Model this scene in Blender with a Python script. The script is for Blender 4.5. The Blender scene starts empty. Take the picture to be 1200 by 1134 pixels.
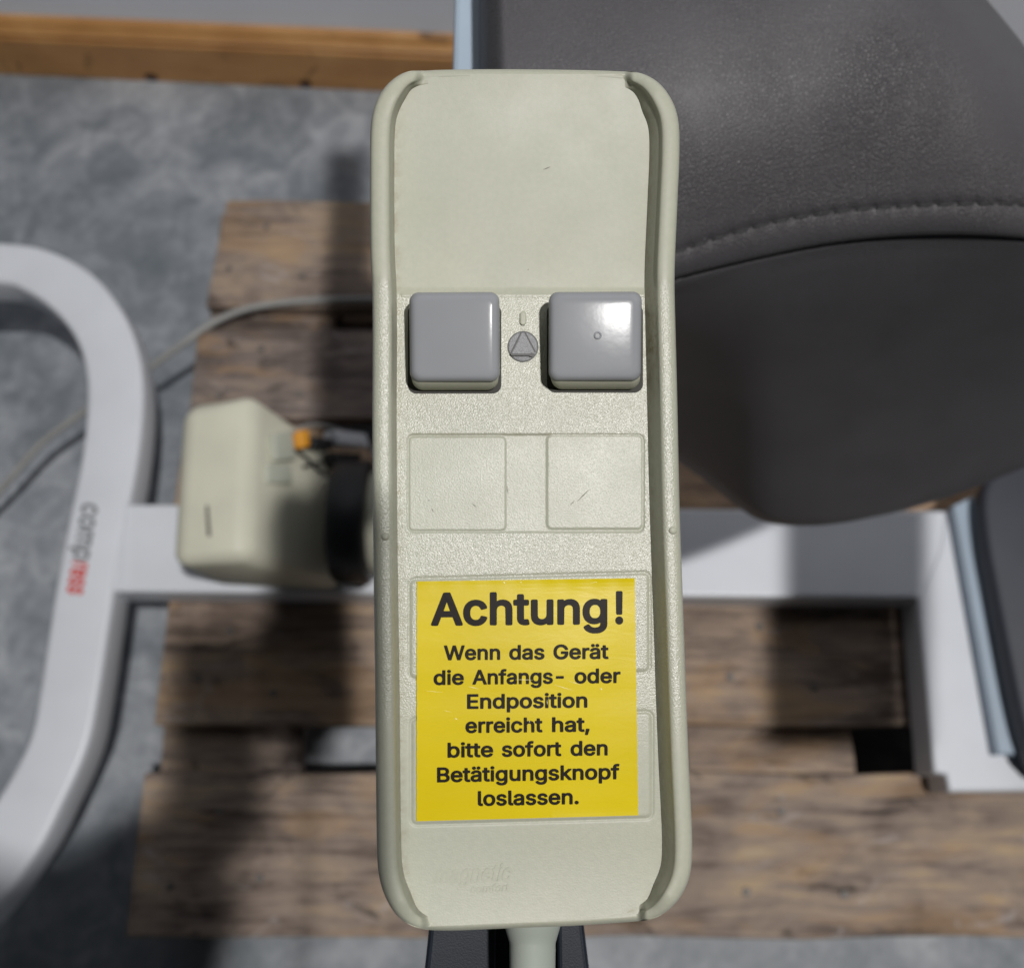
import bpy, bmesh, math, random
import numpy as np
from mathutils import Vector, Matrix
from mathutils.geometry import tessellate_polygon
random.seed(7); rng = np.random.default_rng(7)
sc = bpy.context.scene
COL = sc.collection
PI = math.pi
# ---------------------------------------------------------------- camera
F = 1150.0                      # focal length in photo pixels (1200 wide)
PITCH = math.radians(71.0)
cd = bpy.data.cameras.new('camera'); cam = bpy.data.objects.new('camera', cd); COL.objects.link(cam)
CAMLOC = Vector((0, 0, 1.17))
cam.location = CAMLOC; cam.rotation_euler = (math.radians(90) - PITCH, 0, 0)
cd.sensor_width = 36; cd.lens = 36*F/1200; cd.clip_start = 0.01; cd.clip_end = 60
cd.dof.use_dof = True; cd.dof.focus_distance = 0.213; cd.dof.aperture_fstop = cd.lens/2.35
cd.dof.aperture_blades = 0
sc.camera = cam
# ---------------------------------------------------------------- light
w = bpy.data.worlds.new('World'); sc.world = w; w.use_nodes = True
w.node_tree.nodes['Background'].inputs[0].default_value = (0.80, 0.90, 1.0, 1)
w.node_tree.nodes['Background'].inputs[1].default_value = 0.017
def area(name, loc, target, sx, sy, power, col):
    l = bpy.data.lights.new(name, 'AREA'); l.shape = 'RECTANGLE'; l.size = sx; l.size_y = sy
    l.energy = power; l.color = col
    o = bpy.data.objects.new(name, l); COL.objects.link(o); o.location = loc
    o.rotation_euler = (Vector(target)-Vector(loc)).to_track_quat('-Z', 'Y').to_euler()
    return o
area('ceiling_lamp', (0.84, -0.42, 4.1), (0, .2, .5), .14, .09, 107, (1.0, .98, .955))
sc.view_settings.view_transform = 'Standard'; sc.view_settings.look = 'None'
sc.view_settings.exposure = 0; sc.view_settings.gamma = 1
sc.cycles.use_denoising = True
# ---------------------------------------------------------------- pixel -> world
CM = Matrix.Translation(CAMLOC) @ Matrix.Rotation(math.radians(90)-PITCH, 4, 'X')
def ray(px, py): return (CM.to_3x3() @ Vector(((px-600)/F, (567-py)/F, -1)))
def Pd(px, py, d): return CAMLOC + ray(px, py)*d
def Pz(px, py, z):
    r = ray(px, py); return CAMLOC + r*((z-CAMLOC.z)/r.z)
def PY(px, py, Y):
    r = ray(px, py); return CAMLOC + r*(Y/r.y)
# ---------------------------------------------------------------- helpers
def tag(o, label=None, cat=None, kind=None, group=None):
    if label: o['label'] = label
    if cat: o['category'] = cat
    if kind: o['kind'] = kind
    if group: o['group'] = group
    return o
def empty(name, loc, label=None, cat=None, **k):
    o = bpy.data.objects.new(name, None); COL.objects.link(o); o.location = loc; o.empty_display_size = .02
    return tag(o, label, cat, **k)
def put(name, me, mat, parent=None, smooth=False):
    if mat:
        me.materials.clear(); me.materials.append(mat)
    if smooth: me.polygons.foreach_set('use_smooth', [True]*len(me.polygons))
    o = bpy.data.objects.new(name, me); COL.objects.link(o)
    if parent: attach(o, parent)
    return o
def wmat(o):
    m = o.matrix_basis.copy()
    if o.parent: m = wmat(o.parent) @ o.matrix_parent_inverse @ m
    return m
def attach(o, parent):
    o.parent = parent; o.matrix_parent_inverse = wmat(parent).inverted()
def mesh(name, verts, faces):
    me = bpy.data.meshes.new(name); me.from_pydata([tuple(v) for v in verts], [], faces); me.update(); return me
def fixn(me):
    bm = bmesh.new(); bm.from_mesh(me); bmesh.ops.recalc_face_normals(bm, faces=bm.faces); bm.to_mesh(me); bm.free(); return me
def hexa(top, bot, bev=0, seg=2):
    """solid between two quads"""
    me = mesh('solid', list(top)+list(bot), [(0,1,2,3),(7,6,5,4),(0,4,5,1),(1,5,6,2),(2,6,7,3),(3,7,4,0)])
    bm = bmesh.new(); bm.from_mesh(me)
    bmesh.ops.recalc_face_normals(bm, faces=bm.faces)
    if bev: bmesh.ops.bevel(bm, geom=list(bm.edges), offset=bev, segments=seg, profile=.5, affect='EDGES', clamp_overlap=True)
    bm.to_mesh(me); bm.free(); return me
def prism(pts, z0, z1, bev=0, seg=2):
    """plan polygon extruded in z"""
    n = len(pts)
    me = mesh('solid', [(p[0],p[1],z1) for p in pts]+[(p[0],p[1],z0) for p in pts],
              [tuple(range(n)), tuple(range(2*n-1, n-1, -1))]+[(i, i+n, (i+1)%n+n, (i+1)%n) for i in range(n)])
    bm = bmesh.new(); bm.from_mesh(me); bmesh.ops.recalc_face_normals(bm, faces=bm.faces)
    if bev:
        es = [e for e in bm.edges if abs(e.verts[0].co.z-e.verts[1].co.z) < 1e-6]
        bmesh.ops.bevel(bm, geom=es, offset=bev, segments=seg, profile=.5, affect='EDGES', clamp_overlap=True)
    bm.to_mesh(me); bm.free(); return me
def loft(rings, closed=True, cap0=False, cap1=False):
    n = len(rings[0]); v = [p for r in rings for p in r]; f = []
    for j in range(len(rings)-1):
        for i in range(n if closed else n-1):
            a = j*n+i; b = j*n+(i+1)%n
            f.append((a, b, b+n, a+n))
    if cap0: f.append(tuple(range(n-1, -1, -1)))
    if cap1: f.append(tuple(range((len(rings)-1)*n, len(rings)*n)))
    return fixn(mesh('loft', v, f))
def catmull(pts, n=8, closed=False):
    P = [Vector(p) for p in pts]; out = []; m = len(P)
    for i in range(m if closed else m-1):
        if closed: a,b,c,d = P[i-1],P[i],P[(i+1)%m],P[(i+2)%m]
        else: a,b,c,d = P[max(i-1,0)],P[i],P[i+1],P[min(i+2,m-1)]
        for k in range(n):
            t = k/n
            out.append(.5*((2*b)+(c-a)*t+(2*a-5*b+4*c-d)*t*t+(3*b-a-3*c+d)*t**3))
    if not closed: out.append(P[-1])
    return out
def tube(path, rad, seg=10):
    rings = []
    up = Vector((0,0,1))
    for i, p in enumerate(path):
        t = (path[min(i+1,len(path)-1)]-path[max(i-1,0)]).normalized()
        s = t.cross(up)
        if s.length < .05: s = t.cross(Vector((1,0,0)))
        s.normalize(); u = s.cross(t)
        r = rad(i/(len(path)-1)) if callable(rad) else rad
        rings.append([p+(s*math.cos(a)+u*math.sin(a))*r for a in [2*PI*k/seg for k in range(seg)]])
    return loft(rings, True, True, True)
# ---------------------------------------------------------------- materials
def newmat(name):
    m = bpy.data.materials.new(name); m.use_nodes = True
    nt = m.node_tree; return m, nt, nt.nodes['Principled BSDF']
def N(nt, t, **k):
    n = nt.nodes.new(t)
    for a, b in k.items():
        if a in n.inputs: n.inputs[a].default_value = b
        else: setattr(n, a, b)
    return n
def ramp(nt, src, stops):
    r = nt.nodes.new('ShaderNodeValToRGB'); e = r.color_ramp.elements
    e[0].position = stops[0][0]; e[0].color = (*stops[0][1], 1)
    e[1].position = stops[-1][0]; e[1].color = (*stops[-1][1], 1)
    for p, c in stops[1:-1]:
        q = e.new(p); q.color = (*c, 1)
    nt.links.new(src, r.inputs[0]); return r.outputs[0]
def coords(nt, scale=(1,1,1), rot=(0,0,0), rand=False, world=False):
    if world: src = N(nt, 'ShaderNodeNewGeometry').outputs['Position']
    else: src = N(nt, 'ShaderNodeTexCoord').outputs['Object']
    mp = N(nt, 'ShaderNodeMapping'); mp.inputs['Scale'].default_value = scale; mp.inputs['Rotation'].default_value = rot
    nt.links.new(src, mp.inputs['Vector'])
    if rand:
        oi = N(nt, 'ShaderNodeObjectInfo'); mu = N(nt, 'ShaderNodeMath', operation='MULTIPLY'); mu.inputs[1].default_value = 37.0
        nt.links.new(oi.outputs['Random'], mu.inputs[0]); cx = N(nt, 'ShaderNodeCombineXYZ')
        for i in range(3): nt.links.new(mu.outputs[0], cx.inputs[i])
        nt.links.new(cx.outputs[0], mp.inputs['Location'])
    return mp.outputs[0]
def noise(nt, vec, scale, detail=4, rough=.55, dist=0):
    n = N(nt, 'ShaderNodeTexNoise'); n.inputs['Scale'].default_value = scale; n.inputs['Detail'].default_value = detail
    n.inputs['Roughness'].default_value = rough; n.inputs['Distortion'].default_value = dist
    nt.links.new(vec, n.inputs['Vector']); return n.outputs['Fac']
def mixc(nt, fac, a, b, mode='MIX'):
    m = N(nt, 'ShaderNodeMix', data_type='RGBA', blend_type=mode)
    for sock, val in ((m.inputs[0], fac), (m.inputs[6], a), (m.inputs[7], b)):
        if hasattr(val, 'links'): nt.links.new(val, sock)
        else: sock.default_value = val if not isinstance(val, tuple) else (*val, 1)
    return m.outputs[2]
def mathn(nt, op, a, b=None, c=None):
    m = N(nt, 'ShaderNodeMath', operation=op)
    for s, v in zip(m.inputs, (a, b, c)):
        if v is None: continue
        if hasattr(v, 'links'): nt.links.new(v, s)
        else: s.default_value = v
    return m.outputs[0]
def bump(nt, bs, h, strength, dist, normal=None):
    b = N(nt, 'ShaderNodeBump'); b.inputs['Distance'].default_value = dist
    if hasattr(strength, 'links'): nt.links.new(strength, b.inputs['Strength'])
    else: b.inputs['Strength'].default_value = strength
    nt.links.new(h, b.inputs['Height'])
    if normal: nt.links.new(normal, b.inputs['Normal'])
    nt.links.new(b.outputs[0], bs.inputs['Normal']); return b.outputs[0]
def simple(name, col, rough=.5, metal=0, var=0, vscale=60, bmp=0, bscale=300, spec=.5):
    m, nt, bs = newmat(name)
    bs.inputs['Roughness'].default_value = rough; bs.inputs['Metallic'].default_value = metal
    bs.inputs['Specular IOR Level'].default_value = spec
    v = coords(nt)
    f = noise(nt, v, vscale, 5)
    lo = tuple(c*(1-var) for c in col); hi = tuple(min(1, c*(1+var)) for c in col)
    nt.links.new(ramp(nt, f, [(.3, lo), (.7, hi)]), bs.inputs['Base Color'])
    if bmp: bump(nt, bs, noise(nt, v, bscale, 3), bmp, .0005)
    return m
def m_shell():
    m, nt, bs = newmat('cream_green_plastic')
    v = coords(nt)
    yel = noise(nt, v, 28, 3, .5)
    base = ramp(nt, yel, [(.35, (.380,.386,.306)), (.65, (.398,.396,.308))])
    fine = noise(nt, v, 900, 2)
    base = mixc(nt, .35, base, ramp(nt, fine, [(.3, (.345,.355,.295)), (.7, (.415,.42,.35))]))
    # age stains: thin dirt in the low creases and brown patch on the right wall
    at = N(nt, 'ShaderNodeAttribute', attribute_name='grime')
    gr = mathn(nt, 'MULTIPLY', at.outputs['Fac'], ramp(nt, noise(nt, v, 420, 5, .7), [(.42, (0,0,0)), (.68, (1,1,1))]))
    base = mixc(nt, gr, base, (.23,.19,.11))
    sp = noise(nt, v, 520, 2, .5)
    spk = ramp(nt, sp, [(.785, (0,0,0)), (.80, (1,1,1))])
    base = mixc(nt, mathn(nt, 'MULTIPLY', spk, .55), base, (.12,.11,.09))
    nt.links.new(base, bs.inputs['Base Color'])
    tx = N(nt, 'ShaderNodeAttribute', attribute_name='grain').outputs['Fac']
    g1 = noise(nt, v, 2900, 2, .6)
    st = mathn(nt, 'MULTIPLY_ADD', tx, .40, .03)
    b1 = bump(nt, bs, g1, st, .00030)
    g2 = noise(nt, v, 700, 3, .55)
    bump(nt, bs, g2, .05, .0003, b1)
    rr = mathn(nt, 'MULTIPLY_ADD', noise(nt, v, 90, 4), .16, mathn(nt, 'MULTIPLY_ADD', tx, -.20, .42))
    nt.links.new(rr, bs.inputs['Roughness'])
    nt.links.new(mathn(nt, 'MULTIPLY_ADD', tx, .28, .38), bs.inputs['Specular IOR Level'])
    return m
def m_leather():
    m, nt, bs = newmat('dark_grey_leather')
    v = coords(nt)
    wv = N(nt, 'ShaderNodeTexNoise'); wv.inputs['Scale'].default_value = 900; nt.links.new(v, wv.inputs['Vector'])
    add = N(nt, 'ShaderNodeVectorMath', operation='MULTIPLY_ADD'); add.inputs[1].default_value = (.0009,.0009,.0009)
    nt.links.new(wv.outputs['Color'], add.inputs[0]); nt.links.new(v, add.inputs[2])
    vo = N(nt, 'ShaderNodeTexVoronoi', feature='DISTANCE_TO_EDGE'); vo.inputs['Scale'].default_value = 900
    nt.links.new(add.outputs[0], vo.inputs['Vector'])
    cell = ramp(nt, vo.outputs['Distance'], [(0, (0,0,0)), (.22, (1,1,1))])
    amp = mathn(nt, 'MULTIPLY_ADD', noise(nt, v, 24, 3), 1.3, -.12)
    n2 = noise(nt, v, 1700, 3)
    n3 = noise(nt, v, 130, 4, .6, .6)
    h = mathn(nt, 'ADD', mathn(nt, 'MULTIPLY', cell, .55), mathn(nt, 'ADD', mathn(nt, 'MULTIPLY', n2, .45), mathn(nt, 'MULTIPLY', n3, .35)))
    bump(nt, bs, h, amp, .00042)
    c = ramp(nt, noise(nt, v, 22, 4), [(.3, (.055,.052,.056)), (.7, (.070,.067,.072))])
    sp = ramp(nt, noise(nt, v, 600, 1), [(.80, (0,0,0)), (.815, (1,1,1))])
    c = mixc(nt, mathn(nt, 'MULTIPLY', sp, .5), c, (.35,.34,.33))
    nt.links.new(c, bs.inputs['Base Color'])
    bs.inputs['Roughness'].default_value = .50; bs.inputs['Specular IOR Level'].default_value = .45
    return m
def m_floor():
    m, nt, bs = newmat('grey_concrete')
    v = coords(nt, world=True)
    a = noise(nt, v, 3.2, 7, .6, .7); b = noise(nt, v, 17, 6, .62, .9); c = noise(nt, v, 70, 5, .6)
    s = mathn(nt, 'ADD', mathn(nt, 'MULTIPLY', a, .45), mathn(nt, 'ADD', mathn(nt, 'MULTIPLY', b, .4), mathn(nt, 'MULTIPLY', c, .15)))
    col = ramp(nt, s, [(.36, (.130,.153,.178)), (.47, (.205,.226,.25)), (.535, (.285,.305,.335)), (.62, (.42,.44,.47))])
    lp = ramp(nt, noise(nt, v, 26, 4, .6, 1.2), [(.66, (0,0,0)), (.73, (1,1,1))])
    col = mixc(nt, mathn(nt, 'MULTIPLY', lp, .5), col, (.48,.50,.53))
    dk = ramp(nt, noise(nt, coords(nt, (1,1.6,1), (0,0,.5), world=True), 11, 6, .7, 1.5), [(.62, (0,0,0)), (.70, (1,1,1))])
    col = mixc(nt, mathn(nt, 'MULTIPLY', dk, .45), col, (.11,.13,.15))
    nt.links.new(col, bs.inputs['Base Color'])
    nt.links.new(mathn(nt, 'MULTIPLY_ADD', b, .4, .35), bs.inputs['Roughness'])
    bump(nt, bs, s, .25, .006)
    return m
def m_wood(name, stops, rough=.75, grain=(2.2,26,26), ring=False):
    m, nt, bs = newmat(name)
    v = coords(nt, grain, rand=True)
    v2 = coords(nt, (1,1.6,1), rand=True)
    g = noise(nt, v, 3.2, 6, .62, .8); p = noise(nt, v2, 9, 5, .6, .6); f = noise(nt, v, 14, 5, .7)
    s = mathn(nt, 'ADD', mathn(nt, 'MULTIPLY', g, .42), mathn(nt, 'ADD', mathn(nt, 'MULTIPLY', p, .42), mathn(nt, 'MULTIPLY', f, .16)))
    col = ramp(nt, s, stops)
    st = ramp(nt, noise(nt, v2, 15, 5, .65, 1.3), [(.60, (0,0,0)), (.70, (1,1,1))])
    col = mixc(nt, mathn(nt, 'MULTIPLY', st, .75), col, tuple(x*.35 for x in stops[0][1]))
    if name.startswith('weathered'):
        oi = N(nt, 'ShaderNodeObjectInfo'); col = mixc(nt, 1.0, col, ramp(nt, oi.outputs['Random'], [(0, (.70,.70,.74)), (.5, (.95,.92,.90)), (1, (1.2,1.03,.84))]), 'MULTIPLY')
        orp = ramp(nt, noise(nt, coords(nt, (1,3.5,1), rand=True), 5, 4, .6, .8), [(.54, (0,0,0)), (.62, (1,1,1))]); col = mixc(nt, mathn(nt, 'MULTIPLY', orp, .38), col, (.44,.27,.13))
        whp = ramp(nt, noise(nt, coords(nt, (1,2.2,1), (0,0,.4), rand=True), 13, 5, .7, 1.2), [(.60, (0,0,0)), (.68, (1,1,1))]); col = mixc(nt, mathn(nt, 'MULTIPLY', whp, .5), col, (.46,.41,.39))
    nt.links.new(col, bs.inputs['Base Color']); bs.inputs['Roughness'].default_value = rough
    bump(nt, bs, mathn(nt, 'ADD', f, g), .5, .002)
    return m
M_SHELL = m_shell(); M_LEATHER = m_leather(); M_FLOOR = m_floor()
M_PAL = m_wood('weathered_pallet_wood', [(.36, (.065,.048,.040)), (.44, (.15,.115,.095)), (.49, (.26,.205,.17)), (.55, (.36,.285,.225)), (.61,(.48,.36,.23)), (.70, (.55,.48,.41))])
M_PINE = m_wood('varnished_pine', [(.3, (.36,.16,.05)), (.5, (.54,.27,.09)), (.7, (.70,.40,.16))], .35, (1.2,1,60))
M_KNOT = simple('dark_pine_knot', (.05,.02,.01), .5)
M_WALL = simple('grey_white_wall_paint', (.84,.865,.93), .85, 0, .04, 3, .15, 90)
M_WHITE = simple('white_powder_coat', (.68,.705,.755), .38, 0, .03, 20, .1, 800)
M_BLUEW = simple('blue_shade_toned_steel', (.36,.44,.53), .4, 0, .05, 20)  # the side rail's bluish shade is put into this steel colour
M_CREAM = simple('motor_cream_plastic', (.63,.62,.50), .5, 0, .07, 14, .1, 500)
M_CREAM2 = simple('motor_cover_plastic', (.46,.475,.40), .5, 0, .05, 14, .1, 500)
M_BLACK = simple('black_rubber', (.012,.013,.015), .45)
M_NAVY = simple('black_holder_plastic', (.010,.014,.022), .45, 0, .3, 60, .10, 2500)
M_ORANGE = simple('orange_plug_plastic', (.75,.33,.03), .45)
M_CABLE = simple('grey_cable_sheath', (.30,.30,.29), .5, 0, .08, 40)
M_BTN = simple('blue_grey_button_plastic', (.258,.265,.280), .16, 0, .03, 60, .03, 260, .07)
M_GAP = simple('dark_gap', (.03,.028,.022), .7)
M_SYM = simple('grey_symbol_disc', (.30,.30,.31), .3, 0, .15, 2500, .6, 3500)
M_SYMD = simple('symbol_dark_line', (.02,.02,.02), .5)
M_RELIEF = simple('grey_green_strain_relief', (.33,.36,.32), .45, 0, .03, 60)
M_STEEL = simple('nail_head_steel', (.16,.15,.14), .6, .5)
M_TXTG = simple('grey_print', (.20,.21,.22), .5)
M_TXTR = simple('red_print', (.62,.06,.05), .5)
M_THREAD = simple('dark_thread', (.02,.02,.022), .6)
M_PAD = simple('dark_blue_grey_vinyl', (.036,.040,.054), .55, 0, .1, 20, .2, 600)
def m_sticker():
    m, nt, bs = newmat('yellow_sticker_vinyl')
    v = coords(nt)
    c = ramp(nt, noise(nt, v, 30, 4), [(.3, (.56,.43,.001)), (.7, (.62,.485,.002))])
    nt.links.new(c, bs.inputs['Base Color']); bs.inputs['Roughness'].default_value = .28; bs.inputs['Specular IOR Level'].default_value = .22
    # fine wrinkles in the film
    w1 = noise(nt, coords(nt, (1,3,1)), 90, 5, .65, 1.5); w2 = noise(nt, v, 420, 3)
    bump(nt, bs, mathn(nt, 'ADD', mathn(nt, 'MULTIPLY', w1, .8), mathn(nt, 'MULTIPLY', w2, .4)), .08, .0003)
    return m
M_STICK = m_sticker()
M_INK = simple('black_sticker_ink', (.012,.009,.007), .4, 0, .2, 200, 0, 300, .07)
M_SCR = simple('scratch_mark', (.80,.74,.45), .4)

# ================================================================ SETTING
def sheet(name, pts, mat):
    o = put(name, mesh(name, pts, [tuple(range(len(pts)))]), mat); tag(o, kind='structure'); return o
WA = math.atan2(-20.5, 440)*1.12                 # the wall runs slightly askew
floor = sheet('floor', [(-6,-5,0),(6,-5,0),(6,6,0),(-6,6,0)], M_FLOOR)
b0 = Pz(0, 87.5, 0); b1 = Pz(530, 111.5, 0); wd = (b1-b0).normalized(); wn = Vector((wd.y, -wd.x, 0))   # wn faces the camera
BT = .020                                        # skirting thickness
def wpt(s, out, z): q = b0 + wd*s - wn*(BT-out); return Vector((q.x, q.y, z))
wall = put('wall', hexa([wpt(-4,0,3),wpt(5,0,3),wpt(5,-.1,3),wpt(-4,-.1,3)], [wpt(-4,0,0),wpt(5,0,0),wpt(5,-.1,0),wpt(-4,-.1,0)]), M_WALL)
tag(wall, kind='structure')
# skirting board: moulded profile, one length left and right of a butt joint
HB = PY(0, 18, b0.y+.015).z
prof = [(0.0005,.001),(BT,.001),(BT,HB*.70),(BT-.001,HB*.73),(BT-.004,HB*.745),(BT-.0045,HB*.77),(BT-.002,HB*.79),(BT-.002,HB*.82),(BT-.006,HB*.86),(BT-.010,HB*.93),(BT-.013,HB*.98),(BT-.016,HB),(0.0005,HB)]
for s0, s1 in ((-1.6, 1.9),):
    ring = [[wpt(s, o_, z) for o_, z in prof] for s in (s0, s1)]
    me = loft(ring, True, True, True)
    sk = put('skirting_board', me, M_PINE, wall)
for px, py, rx, rz in ((183, 90, .010, .007), (365, 98, .009, .007)):
    c = PY(px, py, b0.y + wd.y/wd.x*(0) - .0) ; s = (c-b0).dot(wd); z = max(.007, PY(px, py, (b0+wd*s).y).z)
    me = mesh('k', [wpt(s+rx*math.cos(a), BT+.0008, max(.0015, z+rz*math.sin(a))) for a in [2*PI*k/14 for k in range(14)]], [tuple(range(14))])
    put('knot', me, M_KNOT, sk)

# ================================================================ PALLET
PX0, PX1 = -.366, .834; PY0, PY1 = -.104, .721
pal = empty('wooden_pallet', ((PX0+PX1)/2, (PY0+PY1)/2, 0), 'worn brown wooden pallet lying on the grey concrete floor under the white steel frame', 'pallet')
def plank(x0, x1, y0, y1, z0, z1, name, nx=14, ny=4, rough=.0012, mat=M_PAL, chip=0):
    # box with uneven long edges
    bm = bmesh.new()
    bmesh.ops.create_cube(bm, size=1)
    lx, ly, lz = x1-x0, y1-y0, z1-z0
    for v in bm.verts: v.co = Vector((v.co.x*lx, v.co.y*ly, v.co.z*lz))
    along = 0 if lx > ly else 1
    es = [e for e in bm.edges if abs((e.verts[0].co-e.verts[1].co)[along]) > 1e-4]
    bmesh.ops.subdivide_edges(bm, edges=es, cuts=nx, use_grid_fill=True)
    L = max(lx, ly)
    ph = [random.uniform(0, 6) for _ in range(6)]
    for v in bm.verts:
        t = v.co[along]
        sgn = 1 if v.co[1-along] > 0 else -1
        v.co[1-along] += sgn*rough*(math.sin(t*23+ph[0]+sgn)+.7*math.sin(t*61+ph[1]+2*sgn)) - 0
        v.co.z += rough*.5*math.sin(t*17+ph[2]) if v.co.z > 0 else 0
        if abs(abs(t)-L/2) < 1e-4: v.co[along] += random.uniform(-.002, .002)
        if chip and t < -L/2+.01 and sgn*chip > 0: v.co[along] += .012
    bmesh.ops.bevel(bm, geom=[e for e in bm.edges if e.is_manifold and e.calc_face_angle(0) > .8], offset=.0022, segments=2, profile=.5, affect='EDGES')
    me = bpy.data.meshes.new(name); bm.to_mesh(me); bm.free()
    o = put(name, me, mat, None)
    o.location = ((x0+x1)/2, (y0+y1)/2, (z0+z1)/2); attach(o, pal); return o
decks = [(-.104,.0466,-.003),(.093,.225,.002),(.262,.398,-.004),(.432,.545,.000),(.574,.721,.004)]
for i, (a, b, dx) in enumerate(decks): plank(PX0+dx, PX1+dx, a, b, .1225, .144, 'deck_board', chip=1 if i == 4 else 0)
cx3 = [(PX0+.004, PX0+.149), (.180, .352), (PX1-.149, PX1-.004)]
for a, b in cx3: plank(a, b, PY0+.003, PY1-.003, .1, .1222, 'stringer_board')
for a, b in cx3:
    for c, d in ((PY0+.004, PY0+.104), (.249, .393), (PY1-.104, PY1-.004)): plank(a+.002, b-.002, c, d, .0222, .0998, 'pallet_block', nx=3)
for c, d in ((PY0+.004, PY0+.104), (.249, .393), (PY1-.104, PY1-.004)): plank(PX0+.006, PX1-.006, c, d, .0005, .022, 'bottom_board')
nm = None
for (a, b, dx) in decks:
    for (c, d) in cx3:
        for k in range(3):
            if nm is None:
                bm = bmesh.new(); bmesh.ops.create_cone(bm, cap_ends=True, segments=10, radius1=.0042, radius2=.0034, depth=.0016); nm = bpy.data.meshes.new('nail'); bm.to_mesh(nm); bm.free()
            o = put('nail', nm, M_STEEL)
            o.location = (c+(d-c)*(.22+.28*k)+random.uniform(-.01,.01), a+(b-a)*(.3+.4*(k % 2))+random.uniform(-.01,.01), .1450); attach(o, pal)

# ================================================================ TREATMENT COUCH
couch = empty('treatment_couch', (.1, .25, .144), 'white steel treatment couch frame on the pallet with dark grey leather cushion', 'treatment couch')
ZB, ZT = .1455, .194
# loop foot: rectangular tube swept along a curve on the left
cl = [(-330,330,64),(-230,316,64),(-120,306,63),(0,307,54),(45,317,58),(85,342,62),(114,378,62),(130,420,64),(134,470,66),(127,540,67),(113,610,68),(100,680,69),(90,745,70),(80,810,70),(68,868,70),(42,925,72),(6,985,80),(-60,1065,84),(-150,1120,86),(-260,1150,86)]
cp = catmull([(a,b,c) for a,b,c in cl], 10)
pw = [Pz(p.x, p.y, ZT) for p in cp]; rings = []
for i, p in enumerate(pw):
    t = (pw[min(i+1,len(pw)-1)]-pw[max(i-1,0)]); t.z = 0; t.normalize(); s = Vector((t.y,-t.x,0))
    hw = cp[i].z/2/F*((CAMLOC-p).dot(-(CM.to_3x3() @ Vector((0,0,-1)))))
    hw = abs(hw); r = .006; ring = []
    for sx, sz, a0 in ((1,1,0),(-1,1,90),(-1,-1,180),(1,-1,270)):
        for k in range(4):
            a = math.radians(a0+30*k)
            ring.append(p + s*(sx*(hw-r)+r*math.cos(a)) + Vector((0,0,(0 if sz > 0 else (ZB-ZT)) - sz*r + r*math.sin(a))))
    rings.append(ring)
base = put('base_frame', loft(rings, True, True, True), M_WHITE, couch, True)
base.data.shade_smooth() if hasattr(base.data, 'shade_smooth') else None
cb = prism([Pz(146,590,ZT),Pz(1126,598,ZT),Pz(1096,701,ZT),Pz(118,693,ZT)], ZB, ZT-.0005, .004, 3)
put('crossbar', cb, M_WHITE, couch)
for a_, b_ in (((146,588),(152,596)), ((122,690),(136,697))):
    pass
wb = [Pz(149-1.2*math.sin(k*.9)-.18*k*1.2, 590+k*4.3, ZT-.0010) for k in range(25)]
put('weld_bead', tube(wb, lambda t: .0020+.0004*math.sin(t*90), 8), M_WHITE, couch, True)
ft = prism([Pz(1108,600,ZT),Pz(1200,600,ZT),Pz(1262,926,ZT),Pz(1112,928,ZT),Pz(1108,908,ZT),Pz(1094,905,ZT),Pz(1076,702,ZT),Pz(1100,646,ZT)], ZB, ZT+.002, .004, 3)
put('foot_tube', ft, M_WHITE, couch)
put('side_rail', prism([Pz(1117,592,.212),Pz(1142,580,.212),Pz(1194,884,.212),Pz(1170,884,.212)], .1965, .212, .003), M_BLUEW, couch)  # white rail in shade; the blue tone is painted in
# low cushion at the right edge
lc = catmull([(1330,500),(1240,520),(1185,545),(1150,566),(1138,592),(1141,640),(1150,692),(1160,745),(1169,792),(1179,840),(1190,880),(1203,905),(1240,918),(1420,915),(1450,800),(1450,600),(1400,510)], 6, True)
lpz = [Pz(p[0], p[1], .2125) for p in [(v.x, v.y) for v in [Vector((q.x,q.y,0)) for q in [Vector((a.x,a.y,0)) for a in [Vector((b.x,b.y,0)) for b in lc]]]]]
put('foot_cushion', prism(lpz, .2125, .240, .007, 4), M_PAD, couch, True)
# side profile under the head cushion (pale steel bar, seen left of the cushion top)
def barpt(px, py, dz): return Pz(px, py, .905+dz)
bL0 = Pz(531, 300, .905); bL0.x = Pz(531, 40, .905).x; bL1 = Vector((bL0.x-.0, .615, .905))
def bq(z): return [Vector((bL0.x,bL0.y,z)), Vector((bL0.x+.036,bL0.y,z)), Vector((bL1.x+.036,bL1.y,z)), Vector((bL1.x,bL1.y,z))]
put('cushion_rail', hexa(bq(.905), bq(.870), .002), M_BLUEW, couch)
# ---- head cushion
def interp(tab, x):
    xs = [t[0] for t in tab]; ys = [t[1] for t in tab]; return float(np.interp(x, xs, ys))
def sm_interp(tab, x, w=22):
    return sum(interp(tab, x+d*w) for d in (-1,-.5,0,.5,1))/5
SEAM = [(480,430),(562,408),(650,372),(720,347),(795,325),(850,311),(900,299.5),(950,289),(1000,281.5),(1050,277),(1100,275),(1150,275.5),(1200,279),(1300,292),(1400,310)]
STIT = [(480,400),(562,375),(650,342),(720,317),(800,293),(850,275.5),(900,262),(950,252),(1000,246),(1050,242),(1100,240),(1150,238.5),(1200,240),(1300,252),(1400,270)]
BOT = [(480,400),(562,420),(650,450),(720,486),(780,526),(800,539),(825,556),(850,576),(870,592),(887,604),(905,611),(930,614),(965,614),(1000,610),(1060,598),(1120,580),(1200,548),(1260,520),(1400,440)]
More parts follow.
